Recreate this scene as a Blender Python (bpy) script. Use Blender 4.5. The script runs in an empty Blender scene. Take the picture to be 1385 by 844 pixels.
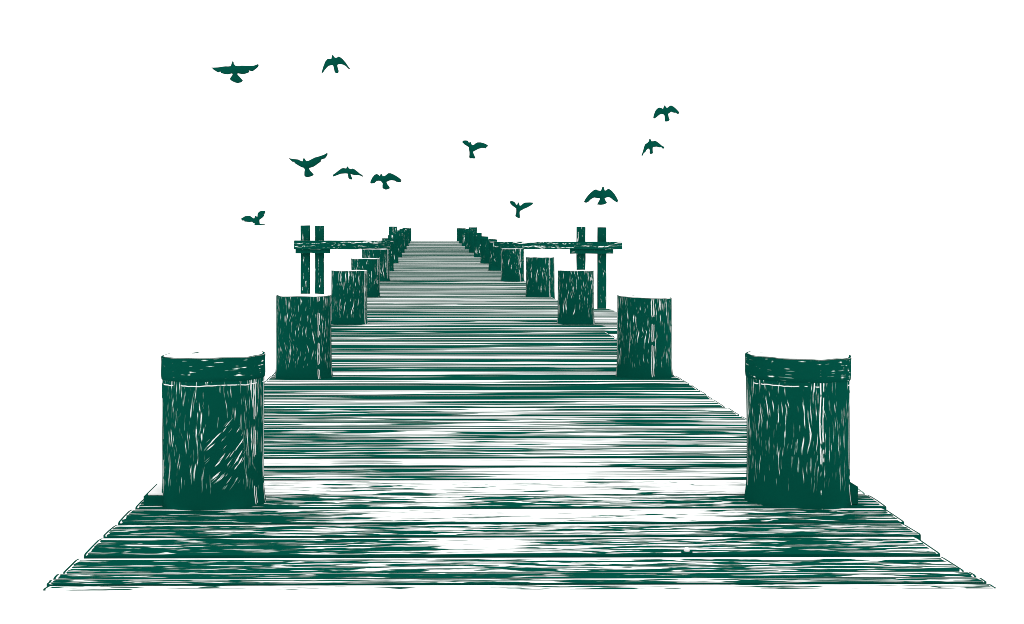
import bpy, math, random
from mathutils import Vector
from mathutils.geometry import delaunay_2d_cdt
from mathutils import noise as mnoise

rnd = random.Random(11)
S = bpy.context.scene
COL = S.collection

# ---------------------------------------------------------------- camera measures
H = 1.10            # eye height above the deck (deck top is z = 0)
F = 1900.0          # focal length in photograph pixels
VX, VY = 578.0, 290.0
def depth(y):       # distance along the pier of a deck point seen at row y
    return F * H / (y - VY)
def X(x, D):
    return (x - VX) / F * D
def Z(y, D):
    return H - (y - VY) / F * D

# ---------------------------------------------------------------- materials
GREEN = (0.0008, 0.0660, 0.0455, 1)
MID = (0.155, 0.300, 0.255, 1)
WHITE = (0.90, 0.90, 0.90, 1)

class NT:
    def __init__(self, name):
        self.m = bpy.data.materials.new(name)
        self.m.use_nodes = True
        self.t = self.m.node_tree
        self.t.nodes.clear()
        self.out = self.t.nodes.new('ShaderNodeOutputMaterial')
        self.b = self.t.nodes.new('ShaderNodeBsdfPrincipled')
        self.b.inputs['Roughness'].default_value = 0.95
        self.b.inputs['Specular IOR Level'].default_value = 0.0
        self.t.links.new(self.b.outputs[0], self.out.inputs[0])
    def n(self, kind, **kw):
        nd = self.t.nodes.new(kind)
        for k, v in kw.items(): setattr(nd, k, v)
        return nd
    def link(self, a, b): self.t.links.new(a, b)
    def put(self, sock, v):
        if hasattr(v, 'is_linked') or hasattr(v, 'links'): self.link(v, sock)
        else: sock.default_value = v
    def math(self, op, a, b=0.0, c=None, clamp=False):
        nd = self.n('ShaderNodeMath', operation=op, use_clamp=clamp)
        self.put(nd.inputs[0], a); self.put(nd.inputs[1], b)
        if c is not None: self.put(nd.inputs[2], c)
        return nd.outputs[0]
    def attr(self, name, out='Fac', kind='GEOMETRY'):
        nd = self.n('ShaderNodeAttribute', attribute_name=name, attribute_type=kind)
        return nd.outputs[out]
    def noise(self, vec, scale=1.0, detail=2.0, rough=0.55, dist=0.0):
        nd = self.n('ShaderNodeTexNoise', noise_dimensions='3D')
        self.link(vec, nd.inputs['Vector'])
        nd.inputs['Scale'].default_value = scale
        nd.inputs['Detail'].default_value = detail
        nd.inputs['Roughness'].default_value = rough
        nd.inputs['Distortion'].default_value = dist
        return nd.outputs['Fac']
    def step(self, x, lo, hi):           # smooth 0..1
        nd = self.n('ShaderNodeMapRange', interpolation_type='SMOOTHSTEP')
        self.put(nd.inputs['Value'], x)
        self.put(nd.inputs['From Min'], lo); self.put(nd.inputs['From Max'], hi)
        return nd.outputs[0]
    def vec(self, x, y, z):
        nd = self.n('ShaderNodeCombineXYZ')
        self.put(nd.inputs[0], x); self.put(nd.inputs[1], y); self.put(nd.inputs[2], z)
        return nd.outputs[0]
    def sep(self, v):
        nd = self.n('ShaderNodeSeparateXYZ'); self.link(v, nd.inputs[0]); return nd.outputs
    def mixcol(self, fac):
        nd = self.n('ShaderNodeValToRGB')
        self.put(nd.inputs[0], fac)
        e = nd.color_ramp.elements
        e[0].position = 0.20; e[0].color = WHITE
        e[1].position = 0.80; e[1].color = GREEN
        for p in (0.36, 0.62):
            q = e.new(p); q.color = MID
        self.link(nd.outputs[0], self.b.inputs['Base Color'])

def plain(name, col):
    k = NT(name); k.b.inputs['Base Color'].default_value = col; return k.m

def deck_material():
    k = NT('weathered_deck_boards')
    g = k.attr('grain', 'Vector'); cov = k.attr('cov'); vv = k.attr('across'); ed = k.attr('endd')
    e0 = k.attr('darkedge'); e1 = k.attr('paleedge')
    n1 = k.noise(g, 1.0, 2.6, 0.62, 0.15)
    n2 = k.noise(g, 0.45, 2.0, 0.5)
    t = k.attr('cut')
    n3 = k.noise(g, 0.30, 1.0, 0.5, 0.3)
    ph = k.math('MULTIPLY_ADD', k.math('SUBTRACT', n3, 0.5), 4.5, k.math('MULTIPLY', vv, k.attr('lines')))
    saw = k.math('MULTIPLY_ADD', k.math('PINGPONG', ph, 0.5), 4.0, -1.0)
    n1 = k.math('MULTIPLY_ADD', saw, 0.21, n1)
    ink = k.math('SUBTRACT', 1.0, k.step(k.math('SUBTRACT', n1, t), -0.06, 0.06))
    wob = k.math('MULTIPLY_ADD', k.math('SUBTRACT', n2, 0.5), 0.22, vv)
    dark = k.math('SUBTRACT', 1.0, k.step(k.math('SUBTRACT', wob, e0), -0.015, 0.015))
    wob2 = k.math('MULTIPLY_ADD', k.math('SUBTRACT', n2, 0.5), 0.30, vv)
    pale = k.step(k.math('SUBTRACT', wob2, k.math('SUBTRACT', 1.0, e1)), -0.015, 0.015)
    ink = k.math('MULTIPLY', ink, k.math('SUBTRACT', 1.0, pale))
    ink = k.math('MAXIMUM', ink, dark)
    ew = k.math('MULTIPLY_ADD', k.math('SUBTRACT', n2, 0.5), 0.03, ed)
    line = k.math('SUBTRACT', 1.0, k.step(ew, 0.011, 0.013))
    ink = k.math('MULTIPLY', ink, k.math('SUBTRACT', 1.0, line))
    rim = k.math('SUBTRACT', 1.0, k.step(ed, 0.0065, 0.008))
    ink = k.math('MAXIMUM', ink, k.math('MULTIPLY', rim, k.step(cov, 0.05, 0.2)))
    ink = k.math('MAXIMUM', ink, k.step(cov, 1.2, 1.4))
    ink = k.math('MULTIPLY', ink, k.step(cov, -0.6, -0.3))
    k.mixcol(ink)
    return k.m

def timber_material(name, fu, fv, thr, edge=True, ring=True):
    """Tarred timber: dark with thin pale cracks running along the grain.
    corner attribute 'wood' = (across metres, along metres, seed); 'ang' = angle / half turn from the front"""
    k = NT(name)
    w = k.sep(k.attr('wood', 'Vector'))
    oi = k.n('ShaderNodeObjectInfo')
    seed = k.math('MULTIPLY', oi.outputs['Random'], 91.0)
    grain = k.attr('grain', 'Fac', 'OBJECT')
    crack = k.attr('crack', 'Fac', 'OBJECT')
    u, v = w[0], w[1]
    base = k.vec(k.math('MULTIPLY', u, 5.0), k.math('MULTIPLY', v, 4.2), seed)
    warp = k.math('SUBTRACT', k.noise(base, 1.0, 1.0), 0.5)
    uu = k.math('MULTIPLY_ADD', warp, 0.07, u)
    gvec = k.vec(k.math('MULTIPLY', k.math('MULTIPLY', uu, fu), grain),
                 k.math('MULTIPLY', k.math('MULTIPLY', v, fv), grain), seed)
    n1 = k.noise(gvec, 1.0, 1.6, 0.55)
    ph = k.math('MULTIPLY', k.math('MULTIPLY', uu, fu * 0.42), grain)
    n3 = k.noise(k.vec(k.math('MULTIPLY', u, 20.0), k.math('MULTIPLY', v, 12.0), seed), 1.0, 1.0)
    ph = k.math('MULTIPLY_ADD', n3, 2.2, ph)
    saw = k.math('MULTIPLY_ADD', k.math('PINGPONG', ph, 0.5), 4.0, -1.0)
    n1 = k.math('MULTIPLY_ADD', saw, 0.10, n1)
    clus = k.noise(k.vec(k.math('MULTIPLY', u, 17.0), k.math('MULTIPLY', v, 5.0), k.math('ADD', seed, 5.0)), 1.0, 2.0)
    t = k.math('MULTIPLY_ADD', k.math('SUBTRACT', 0.5, clus), 0.26, thr)
    pale = k.step(k.math('SUBTRACT', n1, t), -0.03, 0.17)
    if edge and ring:                    # a patch of oblique scratches, only on posts that carry it
        obl = k.vec(k.math('MULTIPLY', k.math('MULTIPLY_ADD', u, 0.80, k.math('MULTIPLY', v, -0.60)), 210.0),
                    k.math('MULTIPLY', k.math('MULTIPLY_ADD', u, 0.60, k.math('MULTIPLY', v, 0.80)), 17.0), seed)
        s1 = k.step(k.math('SUBTRACT', k.noise(obl, 1.0, 1.0), 0.60), 0.0, 0.10)
        du = k.math('DIVIDE', k.math('SUBTRACT', u, 0.045), 0.075); dv = k.math('DIVIDE', k.math('SUBTRACT', v, 0.20), 0.15)
        rr_ = k.math('ADD', k.math('MULTIPLY', du, du), k.math('MULTIPLY', dv, dv))
        mk = k.math('SUBTRACT', 1.0, k.step(rr_, 0.5, 1.1))
        mk = k.math('MULTIPLY', mk, k.attr('scratch', 'Fac', 'OBJECT'))
        pale = k.math('MULTIPLY', pale, k.math('SUBTRACT', 1.0, mk))
        pale = k.math('MAXIMUM', pale, k.math('MULTIPLY', s1, mk))
    # fewer cracks near the foot of the timber
    foot = k.attr('foot', 'Fac')
    pale = k.math('MULTIPLY', pale, foot)
    if edge:
        ang = k.attr('ang')
        slow = k.noise(k.vec(k.math('MULTIPLY', u, 2.0), k.math('MULTIPLY', v, 9.0), seed), 1.0, 2.0)
        wang = k.math('MULTIPLY_ADD', k.math('SUBTRACT', slow, 0.5), 0.030, ang)
        def vline(center, width, lo, hi):
            d = k.math('ABSOLUTE', k.math('SUBTRACT', wang, center))
            l = k.math('SUBTRACT', 1.0, k.step(d, width * 0.6, width))
            brk = k.step(slow, lo, hi)
            return k.math('MULTIPLY', l, brk)
        pale = k.math('MAXIMUM', pale, vline(0.425, 0.006, 0.36, 0.40))
        pale = k.math('MAXIMUM', pale, vline(-0.425, 0.006, 0.36, 0.40))
        pale = k.math('MAXIMUM', pale, vline(crack, 0.0045, 0.40, 0.44))
        pale = k.math('MAXIMUM', pale, vline(k.math('ADD', crack, 0.020), 0.0035, 0.44, 0.46))
        if ring:
            band = k.attr('bandline')
            rn = k.noise(k.vec(k.math('MULTIPLY', u, 16.0), seed, 3.0), 1.0, 2.0)
            dd = k.math('ABSOLUTE', k.math('MULTIPLY_ADD', k.math('SUBTRACT', rn, 0.5), 0.014, band))
            l = k.math('SUBTRACT', 1.0, k.step(dd, 0.0010, 0.0026))
            pale = k.math('MAXIMUM', pale, k.math('MULTIPLY', l, k.step(rn, 0.47, 0.52)))
    k.mixcol(k.math('SUBTRACT', 1.0, pale))
    return k.m

def top_material():
    k = NT('bleached_end_grain')
    w = k.sep(k.attr('wood', 'Vector'))
    n = k.noise(k.vec(k.math('MULTIPLY', w[0], 9.0), k.math('MULTIPLY', w[1], 30.0), 2.0), 1.0, 2.0, 0.6, 0.6)
    ink = k.math('SUBTRACT', 1.0, k.step(n, 0.33, 0.36))
    rad = k.attr('rad')
    rn = k.noise(k.vec(k.math('MULTIPLY', w[0], 7.0), k.math('MULTIPLY', w[1], 7.0), 8.0), 1.0, 1.0)
    rr = k.math('MULTIPLY_ADD', k.math('SUBTRACT', rn, 0.5), 0.12, rad)
    ring = k.math('MULTIPLY', k.step(rr, 0.94, 0.95), k.math('SUBTRACT', 1.0, k.step(rr, 0.985, 0.995)))
    k.mixcol(k.math('MAXIMUM', ink, ring))
    return k.m

M_DECK = deck_material()
M_POST = timber_material('tarred_post_timber', 200.0, 12.0, 0.615)
M_BAND = timber_material('tarred_cap_band', 16.0, 130.0, 0.63, edge=False, ring=False)
M_PILE = timber_material('weathered_pile_timber', 90.0, 8.0, 0.66, edge=False, ring=False)
M_RAIL = timber_material('weathered_rail_timber', 75.0, 2.6, 0.58, edge=False, ring=False)
M_TOP = top_material()
M_DARK = plain('dark_green_timber', GREEN)
M_BIRD = plain('dark_green_plumage', GREEN)
M_PALE = plain('pale_bleached_timber', WHITE)
M_WATER = plain('white_still_water', (0.93, 0.93, 0.93, 1))

# ---------------------------------------------------------------- helpers
def tag(o, label=None, cat=None, group=None, kind=None):
    if label: o['label'] = label
    if cat: o['category'] = cat
    if group: o['group'] = group
    if kind: o['kind'] = kind
    return o
def empty(name, loc, rz=0.0):
    o = bpy.data.objects.new(name, None); COL.objects.link(o)
    o.location = loc; o.rotation_euler = (0, 0, rz); o.empty_display_size = 0.1
    return o
class MB:
    def __init__(self): self.v = []; self.f = []; self.a = {}
    def vert(self, co, **at):
        i = len(self.v); self.v.append(co)
        for k_, x in at.items(): self.a.setdefault(k_, {})[i] = x
        return i
    def quad(self, *ids): self.f.append(tuple(ids))
    def build(self, name, mat, parent=None, smooth=False):
        me = bpy.data.meshes.new(name)
        me.from_pydata(self.v, [], self.f)
        for k_, d in self.a.items():
            first = next(iter(d.values()))
            if isinstance(first, (tuple, list)):
                at = me.attributes.new(k_, 'FLOAT_VECTOR', 'POINT')
                buf = [0.0] * (3 * len(self.v))
                for i, x in d.items(): buf[3*i:3*i+3] = list(x)
                at.data.foreach_set('vector', buf)
            else:
                at = me.attributes.new(k_, 'FLOAT', 'POINT')
                buf = [0.0] * len(self.v)
                for i, x in d.items(): buf[i] = x
                at.data.foreach_set('value', buf)
        me.materials.append(mat)
        if smooth: me.polygons.foreach_set('use_smooth', [True] * len(me.polygons))
        me.update()
        o = bpy.data.objects.new(name, me); COL.objects.link(o)
        if parent: o.parent = parent
        o['grain'] = 1.0; o['crack'] = 0.3
        return o
def lerp_table(tab, x):
    if x <= tab[0][0]: return tab[0][1]
    for (a, b), (c, d) in zip(tab, tab[1:]):
        if x <= c: return b + (d - b) * (x - a) / (c - a)
    return tab[-1][1]
def timber_box(mb, x0, x1, y0, y1, z0, z1, axis, j=0.0, seed=0.0, cuts=1):
    """a squared timber with the grain along axis ('x' or 'z'), own vertices for each face, slightly uneven"""
    def wv(p, n):
        if axis == 'x': return (p[2] + p[1], p[0], seed)
        return (p[0] + p[1], p[2], seed)
    def jit(p):
        if j == 0: return p
        q = Vector((p[0]*7+seed, p[1]*7, p[2]*7))
        return (p[0] + j*mnoise.noise(q), p[1] + j*mnoise.noise(q+Vector((9,3,1))), p[2] + j*mnoise.noise(q+Vector((2,8,5))))
    faces = [((0,0,0),(1,0,0),(1,0,1),(0,0,1)), ((1,1,0),(0,1,0),(0,1,1),(1,1,1)),
             ((0,1,0),(0,0,0),(0,0,1),(0,1,1)), ((1,0,0),(1,1,0),(1,1,1),(1,0,1)),
             ((0,0,1),(1,0,1),(1,1,1),(0,1,1)), ((0,1,0),(1,1,0),(1,0,0),(0,0,0))]
    A = (x0, y0, z0); B = (x1, y1, z1)
    for f in faces:
        c = [[B[i] if q[i] else A[i] for i in range(3)] for q in f]
        nu = nv = cuts
        grid = []
        for a in range(nv + 1):
            row = []
            for b in range(nu + 1):
                s, t = b / nu, a / nv
                p = [c[0][i]*(1-s)*(1-t) + c[1][i]*s*(1-t) + c[2][i]*s*t + c[3][i]*(1-s)*t for i in range(3)]
                row.append(mb.vert(jit(p), wood=wv(p, None), foot=1.0))
            grid.append(row)
        for a in range(nv):
            for b in range(nu):
                mb.quad(grid[a][b], grid[a][b+1], grid[a+1][b+1], grid[a+1][b])

# ---------------------------------------------------------------- setting: sky and water
W = bpy.data.worlds.new('World'); S.world = W; W.use_nodes = True
bg = W.node_tree.nodes['Background']
bg.inputs[0].default_value = (1.0, 1.0, 1.0, 1); bg.inputs[1].default_value = 1.0
SEA = -0.60
mb = MB()
R_ = 3000.0
q = [mb.vert((-R_, -R_, SEA)), mb.vert((R_, -R_, SEA)), mb.vert((R_, R_, SEA)), mb.vert((-R_, R_, SEA))]
mb.quad(*q)
tag(mb.build('water', M_WATER), kind='structure')
sun = bpy.data.lights.new('sun', 'SUN'); sun.energy = 0.6; sun.angle = math.radians(60); sun.color = (1.0, 0.99, 0.97)
so = bpy.data.objects.new('sun', sun); COL.objects.link(so); so.location = (0, -5, 20)
so.rotation_euler = (math.radians(42), 0, 0)

# ---------------------------------------------------------------- the pier
pier = empty('wooden_pier', (0.25, depth(797), 0))
tag(pier, 'long pier of worn green and white boards running straight away between two rows', 'pier')
POFF = Vector(pier.location)

LEFT = [(326, 555), (515, 360), (600, 275), (684, 185), (686, 183), (700, 166), (715, 149), (731, 134), (741, 121), (756, 104), (770, 87), (783, 69), (789, 66), (798, 57)]
RIGHT = [(326, 621), (419, 775), (450, 822), (520, 934), (534, 957), (548, 978), (568, 1012), (650, 1140), (672, 1187), (684, 1191), (690, 1200), (707, 1222), (725, 1244), (741, 1261), (756, 1281), (770, 1304), (788, 1336), (798, 1354)]
rows = [797.5, 790, 782.5, 774, 751, 725, 707, 687, 669, 648, 630, 619, 604, 592, 579, 571, 562, 551, 540, 534, 527, 520, 514]
edges = [depth(y) for y in rows]
END = depth(326)
while edges[-1] < END:
    edges.append(edges[-1] + rnd.uniform(0.22, 0.33))
COVER = {
 0: [(60,.30),(300,.18),(330,.03),(660,.02),(690,.35),(720,.62),(745,.40),(790,.12),(806,.70),(832,.66),(845,.08),(1000,.02),(1014,.72),(1085,.66),(1105,.15),(1220,.12),(1235,.45),(1290,.40),(1350,.60)],
 1: [(66,.92),(300,.80),(420,.50),(600,.42),(700,.52),(900,.45),(1050,.62),(1340,.66)],
 2: [(69,.95),(400,.86),(500,.93),(900,.93),(1000,.80),(1050,.68),(1330,.72)],
 3: [(87,.93),(380,.80),(470,.72),(560,.42),(600,.38),(650,.62),(720,.68),(790,.36),(860,.50),(900,.76),(1000,.66),(1100,.72),(1300,.74)],
 4: [(115,.90),(420,.82),(520,.80),(560,.52),(580,.14),(690,.12),(720,.30),(760,.62),(900,.60),(1000,.70),(1050,.92),(1130,.92),(1180,.58),(1260,.64)],
 5: [(140,.86),(400,.76),(520,.64),(600,.50),(690,.62),(790,.55),(900,.60),(1000,.68),(1090,.84),(1240,.62)],
 6: [(160,.92),(380,.86),(440,.66),(500,.22),(530,.05),(940,.05),(975,.25),(1020,.74),(1120,.88),(1215,.66)],
 7: [(185,.86),(400,.80),(500,.70),(540,.34),(600,.26),(660,.70),(720,.70),(800,.36),(870,.26),(940,.62),(1010,.76),(1200,.86)],
 8: [(357,.04),(420,.06),(470,.32),(520,.30),(600,.12),(690,.08),(800,.16),(840,.44),(880,.12),(1000,.14)],
 9: [(357,.66),(520,.68),(620,.64),(680,.12),(760,.10),(860,.28),(1000,.36)],
 10: [(360,.06),(440,.10),(490,.40),(520,.26),(560,.02),(780,.02),(830,.34),(1000,.34)],
 11: [(360,.74),(600,.70),(650,.68),(740,.44),(850,.30),(900,.52),(1000,.46)],
 12: [(360,.74),(520,.70),(600,.34),(650,.60),(740,.10),(820,.28),(900,.60),(1000,.68)],
 13: [(360,.70),(560,.40),(640,.38),(700,.50),(800,.62),(1000,.70)],
 14: [(360,.64),(560,.52),(660,.36),(760,.60),(1000,.62)],
 15: [(360,.66),(600,.54),(700,.30),(820,.52),(1000,.64)],
 16: [(360,.60),(560,.60),(650,.24),(740,.44),(1000,.66)],
}
from statistics import NormalDist
ND = NormalDist(0.5, 0.180)
def cut(c):
    if c > .15: c = .5 + (c - .5)*.74 + .06
    c = max(c, .14)
    return ND.inv_cdf(max(.004, min(.996, c)))
mb = MB()
NS = 40
THK = 0.022
run_left = 0.0; tone = 0.5; runid = 0; phase = 1
nb = len(edges) - 1
for i in range(nb):
    y0, y1 = edges[i], edges[i+1]
    D = 0.5 * (y0 + y1)
    pxm = F * H / (D * D)                      # photograph rows per metre of deck
    gap = min(0.04, 0.028 * rnd.uniform(0.6, 1.5)) if i > 2 else 0.012
    ye = y1 - gap
    row = VY + F * H / D
    jx = .006 if i > 3 else .001
    xl = X(lerp_table(LEFT, row), D) + rnd.uniform(-jx, jx)
    xr = X(lerp_table(RIGHT, row), D) + rnd.uniform(-jx, jx)
    landing = 13.2 < D < 16.3
    if landing: xr = 2.14 + rnd.uniform(-.03, .03)
    # tone of the board: the near ones as they lie, farther ones weathered in runs
    if i in COVER:
        tab = COVER[i]
        cf = lambda px: lerp_table(tab, px)
        runid = i
    else:
        if run_left <= 0:
            phase = -phase
            tone = 0.73 + min(.07, D * .0025) + phase * rnd.uniform(0.06, 0.33)
            run_left = max(0.2, rnd.uniform(1.2, 3.0) / pxm)
            runid += 1
        run_left -= (y1 - y0)
        t0 = tone; rid = runid
        amp = 0.10
        cf = lambda px, t0=t0, rid=rid, D=D: t0 + amp * mnoise.noise(Vector((px * 0.006, rid * 3.7, 0.5)))
    fy = 55.0 * min(1.0, (5.0 / D) ** 2)
    fy = max(fy, 1.2)
    fx = (7.0 if i < 9 else 2.6 if i < 17 else 1.3) * min(1.0, 5.0 / D)
    sl = 0.010 * max(0.0, 1 - D / 30.0)          # boards laid a hair out of square
    if i < 17:
        d0 = rnd.uniform(.02, .06); e1 = rnd.choice([.02, .05, .09])
        if i in (0,): d0, e1 = 0.0, 0.0
        if i in (1, 2): d0, e1 = .08, .06
    else:
        d0 = rnd.uniform(.04, .14); e1 = rnd.choice([0.03, 0.08, 0.16])
    nl = max(1.0, round((y1 - y0) * 27.0 * min(1.0, (5.0 / D) ** 2)))
    rws = [0.0, 0.12, 0.5, 0.88, 1.0]
    bul = [0.005, 0.001, 0.0, 0.001, 0.005]
    zt = rnd.uniform(-.002, .002)
    dxl = X(lerp_table(LEFT, VY + F*H/y0), y0) ; dxl1 = X(lerp_table(LEFT, VY + F*H/ye), ye)
    sgrid = [0.0, .006, .014, .03] + [k_/NS for k_ in range(2, NS-1)] + [.97, .986, .994, 1.0]
    top = []
    for r_, b_ in zip(rws, bul):
        line = []
        ycent = y0 + (ye - y0) * r_
        a = xl + b_ + 0.004*mnoise.noise(Vector((i*2.1, r_*3, 1))); b = xr - b_ + 0.004*mnoise.noise(Vector((i*2.7, r_*3, 7)))
        for s in sgrid:
            x = a + (b - a) * s
            y = ycent + sl * x
            px = VX + F * x / D
            c = max(0.0, min(1.0, cf(px) + (0.07 if 11 <= i < 17 else 0.0)))
            if landing and x > 1.72: c = 0.62
            line.append(mb.vert((x - POFF.x, y - POFF.y, zt), cov=c, cut=cut(c), grain=(x * fx + runid * 5.3, y * fy, (i if i < 40 else runid) * 7.31),
                                lines=nl, across=r_, endd=min(x - a, b - x), darkedge=d0, paleedge=e1))
        top.append(line)
    n = len(sgrid)
    for a in range(4):
        for b in range(n - 1):
            mb.quad(top[a][b], top[a][b+1], top[a+1][b+1], top[a+1][b])
    def side(ids, c):
        up = []; dn = []
        for q_ in ids:
            co = mb.v[q_]
            at = dict(cov=c, cut=.5, grain=(0,0,0), lines=1.0, across=.5, endd=1.0, darkedge=0.0, paleedge=0.0)
            up.append(mb.vert(co, **at)); dn.append(mb.vert((co[0], co[1], -(THK if i else 0.75)), **at))
        for p in range(len(ids) - 1):
            mb.quad(up[p+1], up[p], dn[p], dn[p+1])
        return dn
    fc = -1.0 if i == 0 else 2.0
    f_ = side(top[0][::-1], fc)
    bk = side(top[4], 2.0)
    side([l[0] for l in top], 2.0 if i else -1.0)
    side([l[-1] for l in top][::-1], 2.0 if i else -1.0)
    # underside
    mb.quad(f_[0], f_[-1], bk[0], bk[-1])
mb.build('decking', M_DECK, pier)
for xs in (-0.82, 0.28, 1.38):
    s_ = MB(); a0 = edges[0] + 0.25; a1 = edges[-1] - 0.3
    timber_box(s_, xs - .07 - POFF.x, xs + .07 - POFF.x, a0 - POFF.y, a1 - POFF.y, -.26, -THK - .003, 'x')
    s_.build('stringer', M_PALE, pier)
# a pale bolt head beside a knot on the third board
D = depth(752); bx, by = X(932, D) - POFF.x, depth(754) - POFF.y + 0.06
def dome(r, h, z0, seg=16):
    m_ = MB(); rings = []
    prof = [(r, z0), (r, z0 + h*.5), (r*.8, z0 + h*.85), (r*.4, z0 + h)]
    for rr, z in prof:
        rings.append([m_.vert((bx + rr*math.cos(2*math.pi*k_/seg), by + rr*math.sin(2*math.pi*k_/seg), z)) for k_ in range(seg)])
    for a, b in zip(rings, rings[1:]):
        for k_ in range(seg): m_.quad(a[k_], a[(k_+1) % seg], b[(k_+1) % seg], b[k_])
    m_.f.append(tuple(rings[-1])); return m_
wsh = dome(.019, .004, 0.002).build('washer', M_DARK, pier)
bh = dome(.0095, .012, 0.0065).build('bolt_head', M_PALE, wsh)

# ---------------------------------------------------------------- bollards
ZT = 0.55
def bollard_meshes(r, zt, tilt, seed, band, lined):
    seg = 64
    body = MB(); zs = [SEA - .2, -.04, -.02, 0.0, 0.02, .06, .12, .2, .28, .36, .43, .50, zt]
    bl = zt - 0.088
    def pt(th, rr):
        s_, c_ = math.sin(th), math.cos(th)
        return (rr*math.copysign(abs(s_)**.82, s_), -rr*.80*math.copysign(abs(c_)**.82, c_))
    def rad(th, z):
        w = mnoise.noise(Vector((math.cos(th)*1.3 + seed, math.sin(th)*1.3, z*2.2)))
        w2 = mnoise.noise(Vector((math.cos(th)*5 + seed, math.sin(th)*5, z*1.2)))
        fl = 0.045 * max(0.0, 1 - max(z, 0) / .09) ** 2 if z > -.05 else .02
        return r * (1 + .022*w + .010*w2 + fl)
    def ztop(th, z):                          # the sawn top is a little out of level
        return z + (tilt * math.sin(th) + .006*mnoise.noise(Vector((math.sin(th)*2 + seed, math.cos(th)*2, 4)))) * max(0, (z - .3) / (zt - .3))
    rings = []
    for z in zs:
        ring = []
        for k_ in range(seg + 1):
            th = -math.pi + 2*math.pi*k_/seg
            rr = rad(th, z) - (0.0 if z < zt - .001 else .0)
            zz = ztop(th, z) if z > .3 else z
            ring.append(body.vert((*pt(th, rr), zz), wood=(th*r, z, 0), ang=th/math.pi,
                                  foot=max(0.0, min(1.0, (z - .045)/.07)), bandline=(z - (bl - .012)) if lined else 9.0))
        rings.append(ring)
    for a, b in zip(rings, rings[1:]):
        for k_ in range(seg): body.quad(a[k_], a[k_+1], b[k_+1], b[k_])
    top = MB(); prev = None
    for fr in (1.0, .93, .7, .4, .1):
        ring = []
        for k_ in range(seg + 1):
            th = -math.pi + 2*math.pi*k_/seg
            rr = (rad(th, zt) + (.0037 if band else 0.0)) * fr
            zz = ztop(th, zt) * 1.0 + (.003 if fr < 1 else .0012)
            zz = zz if fr > .9 else zz + .003*mnoise.noise(Vector((rr*9*math.sin(th), rr*9*math.cos(th), seed)))
            ring.append(top.vert((*pt(th, rr), zz), wood=(rr*math.sin(th), rr*math.cos(th), 0), rad=fr))
        if prev:
            for k_ in range(seg): top.quad(prev[k_], prev[k_+1], ring[k_+1], ring[k_])
        prev = ring
    top.f.append(tuple(prev[:-1]))
    bnd = None
    if band:
        bnd = MB(); rings = []
        for z, o_ in ((bl, -.003), (bl + .004, .002), (bl + .02, .004), (zt - .02, .003), (zt, .004)):
            ring = []
            for k_ in range(seg + 1):
                th = -math.pi + 2*math.pi*k_/seg
                rr = rad(th, z) + o_
                ring.append(bnd.vert((*pt(th, rr), ztop(th, z)), wood=(th*r, z, 0), ang=th/math.pi, foot=1.0))
            rings.append(ring)
        for a, b in zip(rings, rings[1:]):
            for k_ in range(seg): bnd.quad(a[k_], a[k_+1], b[k_+1], b[k_])
    return body, top, bnd

# (left px, right px, top row, foot row, tilt, crack angle/pi)
near = {
 'L': [(220,358,485.5,690,.004,.27),(373,449,401.5,513,.0,.14),(448,497,367,439,.0,.31),(474.5,514,350.5,402,.0,.3),(489,527,337.5,381,.0,.3)],
 'R': [(1010,1148,486.5,688,-.003,.115),(834,909,403.5,512,-.008,.065),(754,804,367,439,.0,.36),(711,750,348.5,402,.0,.2),(677.5,709,337,381,.0,.2)],
}
words = ['nearest', 'second', 'third', 'fourth', 'fifth', 'sixth', 'seventh', 'eighth', 'ninth', 'tenth', 'eleventh', 'twelfth', 'farthest']
special = {
 ('L',0): 'thick dark post nearest on the left, banded cap, oblique white scratches low on it',
 ('R',0): 'thick dark post nearest on the right, banded cap, long pale crack down its front',
 ('L',1): 'dark post just behind the nearest left post, hiding the feet of the left trestle',
 ('R',1): 'dark post second from the front on the right, beside the widened boards',
 ('L',2): 'squat dark post third from the front in the left row',
 ('R',2): 'squat dark post third from the front on the right, before the right trestle',
}
proto = None
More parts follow.
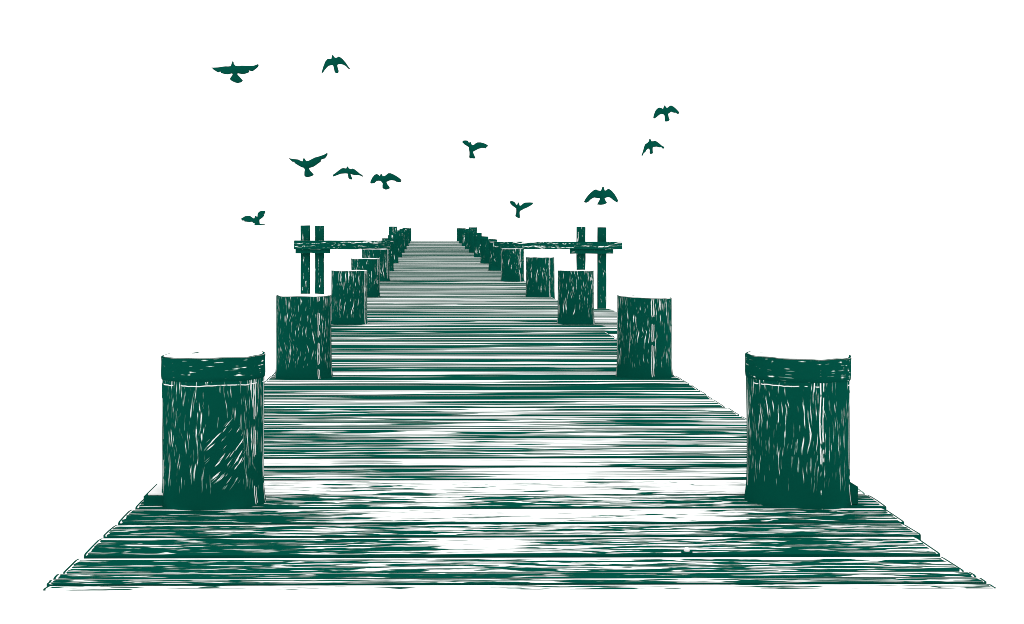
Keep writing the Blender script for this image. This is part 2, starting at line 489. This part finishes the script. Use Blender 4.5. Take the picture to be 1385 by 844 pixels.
for side_ in 'LR':
    for k_ in range(13):
        if k_ < 5:
            a, b, yt, yb, tilt, crack = near[side_][k_]
            Df = depth(yb); Dc = Df + .155
            r = (b - a) / 2 / F * Dc * .985; cx = X((a + b)/2, Dc); zt = Z(yt, Df)
        else:
            Df = F * H * (.01099 + .00205 * (k_ - 4)) + rnd.uniform(-.15, .15); Dc = Df + .19
            r = .19 * rnd.uniform(.94, 1.06)
            cx = (-.655 - r) if side_ == 'L' else (1.20 + r)
            zt = ZT + rnd.uniform(-.02, .02); tilt = rnd.uniform(-.008, .008); crack = 5.0
            if Df > END - .5: continue
        band = k_ < 1
        t_ = empty('pier_post', (cx, Dc, 0), math.atan2(-cx, Dc))
        sidew = 'left' if side_ == 'L' else 'right'
        last = (k_ == 11)
        lab = special.get((side_, k_)) or f"dark post with pale top, {words[k_]} from the front in the {sidew} row of posts"
        tag(t_, lab, 'post', 'posts along both edges of the pier')
        body, top, bnd = bollard_meshes(r, zt, tilt, rnd.uniform(0, 50), band, k_ < 1)
        g = min(1.0, (5.5 / Dc) ** 0.55)
        objs = [body.build('shaft', M_POST if k_ < 5 else M_PILE, t_, True), top.build('post_top', M_TOP if k_ < 6 else M_DARK, t_)]
        if bnd: objs.append(bnd.build('cap_band', M_BAND, t_, True))
        for o in objs: o['grain'] = g; o['crack'] = crack; o['scratch'] = 1.0 if (side_, k_) == ('L', 0) else 0.0
        if k_ == 0:
            # the end of a squared timber sticking out at the foot of the post, its top bleached
            s_ = -1 if side_ == 'L' else 1
            D2 = Df + .10
            xo = X(197 if side_ == 'L' else 1157, D2) - cx
            xi = s_ * r * .5
            bmx = MB(); zz = Z(669 if side_ == 'L' else 656, D2)
            timber_box(bmx, min(xo, xi), max(xo, xi), -.09, .16, .003, zz, 'x', .002, 3.0, 4)
            bo = bmx.build('foot_timber', M_DARK, t_); bo.rotation_euler = (0, 0, -t_.rotation_euler.z)
            if side_ == 'L':
                bmx = MB()
                timber_box(bmx, xo + .012, xi, -.07, .15, zz + .001, zz + .007, 'x', .0, 3.0, 1)
                b2 = bmx.build('bleached_face', M_PALE, bo)

# ---------------------------------------------------------------- mooring frames beside the pier
DF = 24.0
def frame(label, piles, rail, ledger, ytop):
    cxm = sum(X((a+b)/2, DF) for a, b in piles)/2
    t_ = empty('rail_trestle', (cxm, DF, 0))
    tag(t_, label, 'trestle', 'timber trestles beside the pier')
    for n_, (a, b) in enumerate(piles):
        m_ = MB(); x0, x1 = X(a, DF) - cxm, X(b, DF) - cxm
        zt = Z(ytop + n_*.5, DF)
        timber_box(m_, x0, x1, .083, .083 + (x1 - x0), SEA - .3, zt, 'z', .005, 7.0*n_ + cxm, 10)
        o = m_.build('pile', M_PILE, t_); o['grain'] = .62
    m_ = MB(); timber_box(m_, X(rail[0], DF) - cxm, X(rail[1], DF) - cxm, -.07, .08, Z(rail[3], DF), Z(rail[2], DF), 'x', .005, cxm*3, 14)
    o = m_.build('rail', M_RAIL, t_); o['grain'] = .55
    m_ = MB(); timber_box(m_, X(ledger[0], DF) - cxm, X(ledger[1], DF) - cxm, -.04, .08, Z(ledger[3], DF), Z(ledger[2], DF) - .002, 'x', .005, cxm*5, 8)
    o = m_.build('ledger', M_PILE, t_); o['grain'] = .5
frame('trestle of two close piles and a long rail reaching the left row of posts', [(406, 418), (425.5, 437)], (398, 528, 325.5, 337), (400, 446, 337, 342.5), 305)
frame('trestle of two spaced piles and a long rail reaching the right row of posts', [(781.5, 792.5), (810, 821)], (668, 841, 327, 337), (771, 829, 337, 343), 307)

# two thicker posts outside the far end
for nm, a, b, yt, D in (('left', 526, 537, 306.5, 52.0), ('right', 634, 645, 307.5, 52.0)):
    cx = X((a+b)/2, D); t_ = empty('mooring_post', (cx, D, 0))
    tag(t_, f'square post outside the far {nm} corner of the pier, rising above the row', 'post', 'square posts at the far end')
    m_ = MB(); w = (b - a)/2/F*D
    timber_box(m_, -w, w, -w, w, SEA - .3, Z(yt, D), 'z', .008, cx, 6)
    o = m_.build('shaft', M_RAIL, t_); o['grain'] = .35

# ---------------------------------------------------------------- birds
BIRDS = [
 ('dark bird at top left gliding on straight outspread wings with a fan tail', 22.0, 280, 75, 19.18, 700,
  [(55,270),(100,280),(250,283),(330,275),(460,268),(540,275),(610,270),(635,200),(650,155),(665,148),(690,165),(695,215),(735,265),(800,268),(880,255),(1050,250),(1180,238),(1250,205),(1278,190),(1305,210),(1290,260),(1230,325),(1150,390),(1110,385),(1060,370),(1080,410),(1040,435),(960,470),(880,475),(790,460),(785,490),(850,560),(920,640),(880,690),(780,712),(700,690),(630,655),(575,605),(610,555),(660,490),(645,465),(540,485),(450,475),(340,440),(315,400),(250,420),(190,380),(130,345),(85,300)]),
 ('small dark bird with drooping wings and narrow tail, right of the straight winged bird', 34.0, 430, 70, 26.38, 600,
  [(105,745),(130,640),(170,510),(245,330),(325,240),(400,240),(475,240),(490,160),(510,100),(535,110),(575,170),(610,210),(660,208),(745,158),(810,195),(880,245),(990,375),(1080,510),(1130,565),(1110,595),(1060,575),(985,495),(900,450),(800,430),(710,450),(690,490),(710,580),(740,680),(725,740),(690,762),(630,755),(590,710),(565,600),(550,520),(520,475),(440,480),(365,500),(290,570),(225,640),(180,705),(120,752)]),
 ('large dark bird with both wings raised in a wide V', 25.0, 385, 200, 19.18, 540,
  [(55,235),(100,260),(200,278),(340,295),(420,335),(465,345),(480,275),(500,260),(525,285),(560,340),(610,335),(690,290),(770,245),(900,205),(1000,165),(1085,110),(1095,150),(1065,215),(1030,265),(960,285),(920,310),(940,335),(880,385),(810,440),(740,490),(630,525),(650,580),(710,640),(750,695),(720,720),(660,745),(590,762),(530,748),(500,715),(505,620),(518,565),(495,520),(430,500),(340,450),(265,405),(225,360),(180,355),(130,310)]),
 ('flat slender dark bird with thin drooping wings, middle of a row of three', 32.0, 445, 220, 27.7, 740,
  [(110,450),(190,400),(300,320),(380,260),(470,205),(540,195),(640,215),(665,160),(685,138),(710,150),(750,215),(820,235),(880,215),(940,235),(1040,310),(1130,390),(1210,440),(1275,455),(1235,480),(1275,515),(1235,520),(1180,490),(1090,460),(980,465),(890,455),(810,425),(825,490),(855,550),(865,630),(810,630),(750,605),(720,570),(710,480),(690,410),(600,405),(440,415),(330,450),(220,490),(130,515)]),
 ('stocky dark bird with broad hunched wings and flared tail, above the left posts', 31.0, 495, 228, 26.13, 620,
  [(135,480),(165,410),(200,330),(290,215),(370,185),(430,205),(485,260),(515,190),(545,180),(575,225),(590,260),(660,260),(720,215),(780,160),(860,155),(960,195),(1080,260),(1180,330),(1265,405),(1220,420),(1250,460),(1190,480),(1070,465),(1010,425),(900,410),(820,425),(725,475),(755,550),(810,620),(850,690),(790,725),(700,748),(640,725),(580,695),(578,600),(590,530),(550,480),(520,440),(440,430),(360,450),(320,485),(300,515),(230,520),(165,525)]),
 ('dark bird alighting low at the left, one wing upright and the other held level', 38.0, 320, 280, 30.14, 830,
  [(130,465),(200,430),(310,370),(400,355),(540,365),(610,410),(670,455),(720,455),(735,375),(770,350),(800,360),(825,395),(845,390),(855,270),(900,200),(980,155),(1080,150),(1145,155),(1160,215),(1125,255),(1145,295),(1095,305),(1115,350),(1060,420),(1000,470),(930,520),(930,600),(940,680),(1000,695),(1140,700),(1120,745),(1000,748),(720,748),(600,742),(640,728),(710,725),(735,680),(670,650),(600,605),(490,620),(390,605),(285,600),(260,550),(210,565),(135,530),(150,500)]),
 ('dark bird over mid pier, short left wing raised and long right wing drooping', 36.0, 620, 184, 24.82, 420,
  [(130,185),(170,145),(230,138),(310,150),(345,195),(360,225),(385,190),(415,200),(430,240),(455,295),(510,298),(570,245),(640,205),(740,200),(830,215),(920,245),(985,280),(1020,312),(960,360),(930,410),(910,395),(810,390),(680,425),(600,470),(495,525),(515,590),(555,680),(580,740),(530,755),(470,745),(400,748),(360,710),(372,620),(370,530),(350,440),(348,375),(300,340),(200,275),(180,245),(150,230)]),
 ('small dark bird with a Y outline, wings up, low over the right posts', 40.0, 685, 266, 26.38, 420,
  [(135,170),(170,140),(220,155),(290,185),(330,240),(350,285),(390,275),(405,205),(440,208),(460,265),(480,320),(520,310),(590,250),(660,210),(740,205),(860,200),(970,210),(975,240),(940,285),(830,350),(720,405),(620,440),(560,480),(495,510),(475,570),(485,670),(492,755),(430,768),(390,745),(330,710),(318,670),(345,590),(350,500),(345,420),(280,370),(200,310),(150,250),(130,205)]),
 ('dark bird with evenly arched wings and spread tail, just above the right trestle', 29.0, 787, 248, 24.82, 700,
  [(100,630),(150,520),(240,390),(340,285),(430,215),(490,200),(540,230),(630,250),(670,185),(680,125),(715,105),(745,125),(750,180),(780,245),(830,220),(890,178),(940,188),(1030,250),(1120,345),(1200,460),(1250,550),(1275,600),(1245,600),(1235,645),(1180,620),(1075,560),(1000,500),(930,465),(850,470),(770,500),(800,570),(860,655),(800,690),(740,712),(640,725),(520,710),(560,630),(610,530),(600,495),(540,500),(430,475),(370,505),(300,555),(260,610),(160,660),(135,615),(125,640)]),
 ('small dark bird banking, left wing hanging straight down, second bird from the right', 40.0, 865, 183, 27.2, 430,
  [(95,725),(130,630),(160,520),(190,400),(225,310),(290,280),(345,220),(360,140),(385,120),(410,145),(440,215),(520,210),(570,195),(640,215),(740,275),(850,360),(940,400),(970,450),(940,480),(880,475),(840,430),(760,440),(640,415),(500,435),(490,500),(500,590),(510,630),(480,680),(400,685),(380,650),(380,540),(350,490),(310,500),(260,550),(230,620),(180,645),(160,700),(120,765)]),
 ('dark bird farthest right in the sky, hunched wings and a blunt tail', 36.0, 880, 138, 28.13, 600,
  [(135,600),(155,480),(205,330),(270,240),(350,200),(420,215),(480,255),(510,150),(540,120),(565,150),(600,210),(640,215),(720,150),(790,120),(880,150),(980,215),(1090,310),(1155,380),(1110,400),(1150,440),(1060,440),(990,395),(930,400),(850,385),(800,365),(740,405),(675,450),(690,530),(715,610),(740,665),(700,725),(620,738),(570,735),(550,690),(545,600),(535,520),(500,470),(420,450),(350,480),(290,535),(240,580),(190,612)]),
]
def inside(p, poly):
    c = False; j = len(poly) - 1
    for i in range(len(poly)):
        a, b = poly[i], poly[j]
        if (a[1] > p[1]) != (b[1] > p[1]) and p[0] < (b[0]-a[0])*(p[1]-a[1])/(b[1]-a[1]) + a[0]: c = not c
        j = i
    return c
def segdist(p, a, b):
    ax, ay = b[0]-a[0], b[1]-a[1]; L = ax*ax + ay*ay
    t = 0 if L == 0 else max(0, min(1, ((p[0]-a[0])*ax + (p[1]-a[1])*ay)/L))
    return math.hypot(p[0]-a[0]-t*ax, p[1]-a[1]-t*ay)
def make_bird(label, D, ox, oy, sc, bodyx, pts):
    """a bird with swept wings, a rounded breast and thin flight feathers, one closed skin"""
    m = 1.0 / sc / F * D
    poly = [((x - bodyx) * m, -(y - 450) * m) for x, y in pts]
    # round the outline off a little
    P = []
    for i in range(len(poly)):
        a, b = Vector(poly[i]), Vector(poly[(i+1) % len(poly)])
        P.append(a*.9 + b*.1); P.append(a*.5 + b*.5); P.append(a*.1 + b*.9)
    poly = [tuple(p) for p in P]
    xs = [p[0] for p in poly]; zs = [p[1] for p in poly]
    stp = (max(xs) - min(xs)) / 34
    inner = []
    x = min(xs)
    k0 = 0
    while x < max(xs):
        z = min(zs) + (stp/2 if k0 % 2 else 0)
        while z < max(zs):
            if inside((x, z), poly) and min(segdist((x, z), poly[i], poly[i-1]) for i in range(len(poly))) > stp*.45: inner.append((x, z))
            z += stp
        x += stp * .87; k0 += 1
    n = len(poly)
    vs = [Vector(p) for p in poly + inner]
    res = delaunay_2d_cdt(vs, [(i, (i+1) % n) for i in range(n)], [list(range(n))], 1, 1e-7)
    V2, faces = res[0], [f for f in res[2]]
    half = (max(xs) - min(xs)) / 2
    me = MB(); front = []; back = []
    for v in V2:
        d = min(segdist((v.x, v.y), poly[i], poly[i-1]) for i in range(n))
        bodyw = math.exp(-(v.x / (half*.20))**2)
        th = 0.0 if d < 1e-6 else min(d, half*.16)**.6 * (half*.16)**.4 * (.22 + .75*bodyw)
        sweep = .55 * abs(v.x)**1.15 * half**-.15 + .35 * max(0.0, -v.y) * bodyw
        front.append(me.vert((v.x, sweep - th, v.y)))
        back.append(front[-1] if th == 0.0 else me.vert((v.x, sweep + th*.8, v.y)))
    for f in faces:
        me.f.append(tuple(front[i] for i in f))
        g = tuple(back[i] for i in reversed(f))
        me.f.append(g)
    o = me.build('flying_bird', M_BIRD, None, True)
    px, py = ox + bodyx/sc, oy + 450/sc
    o.location = (X(px, D), D, Z(py, D))
    for k_ in ('grain', 'crack'): del o[k_]
    tag(o, label, 'bird', 'birds flying above the pier')
for b in BIRDS: make_bird(*b)

# helper properties only matter where a timber shader reads them
for o in bpy.data.objects:
    if o.type == 'MESH' and o.data.materials and o.data.materials[0] in (M_WATER, M_DARK, M_PALE, M_DECK):
        for k_ in ('grain', 'crack'):
            if k_ in o: del o[k_]

# ---------------------------------------------------------------- camera
cam = bpy.data.cameras.new('camera'); co = bpy.data.objects.new('camera', cam); COL.objects.link(co)
co.location = (0, 0, H); co.rotation_euler = (math.radians(90), 0, 0)
cam.sensor_width = 36.0; cam.sensor_fit = 'HORIZONTAL'; cam.lens = F / 1385 * 36
cam.shift_x = (692.5 - VX) / 1385; cam.shift_y = -(422 - VY) / 1385
cam.clip_start = .05; cam.clip_end = 10000
S.camera = co
vs_ = S.view_settings
vs_.view_transform = 'Standard'; vs_.look = 'None'; vs_.exposure = 0.3; vs_.gamma = 1.0; vs_.use_curve_mapping = False
S.cycles.filter_width = 0.9
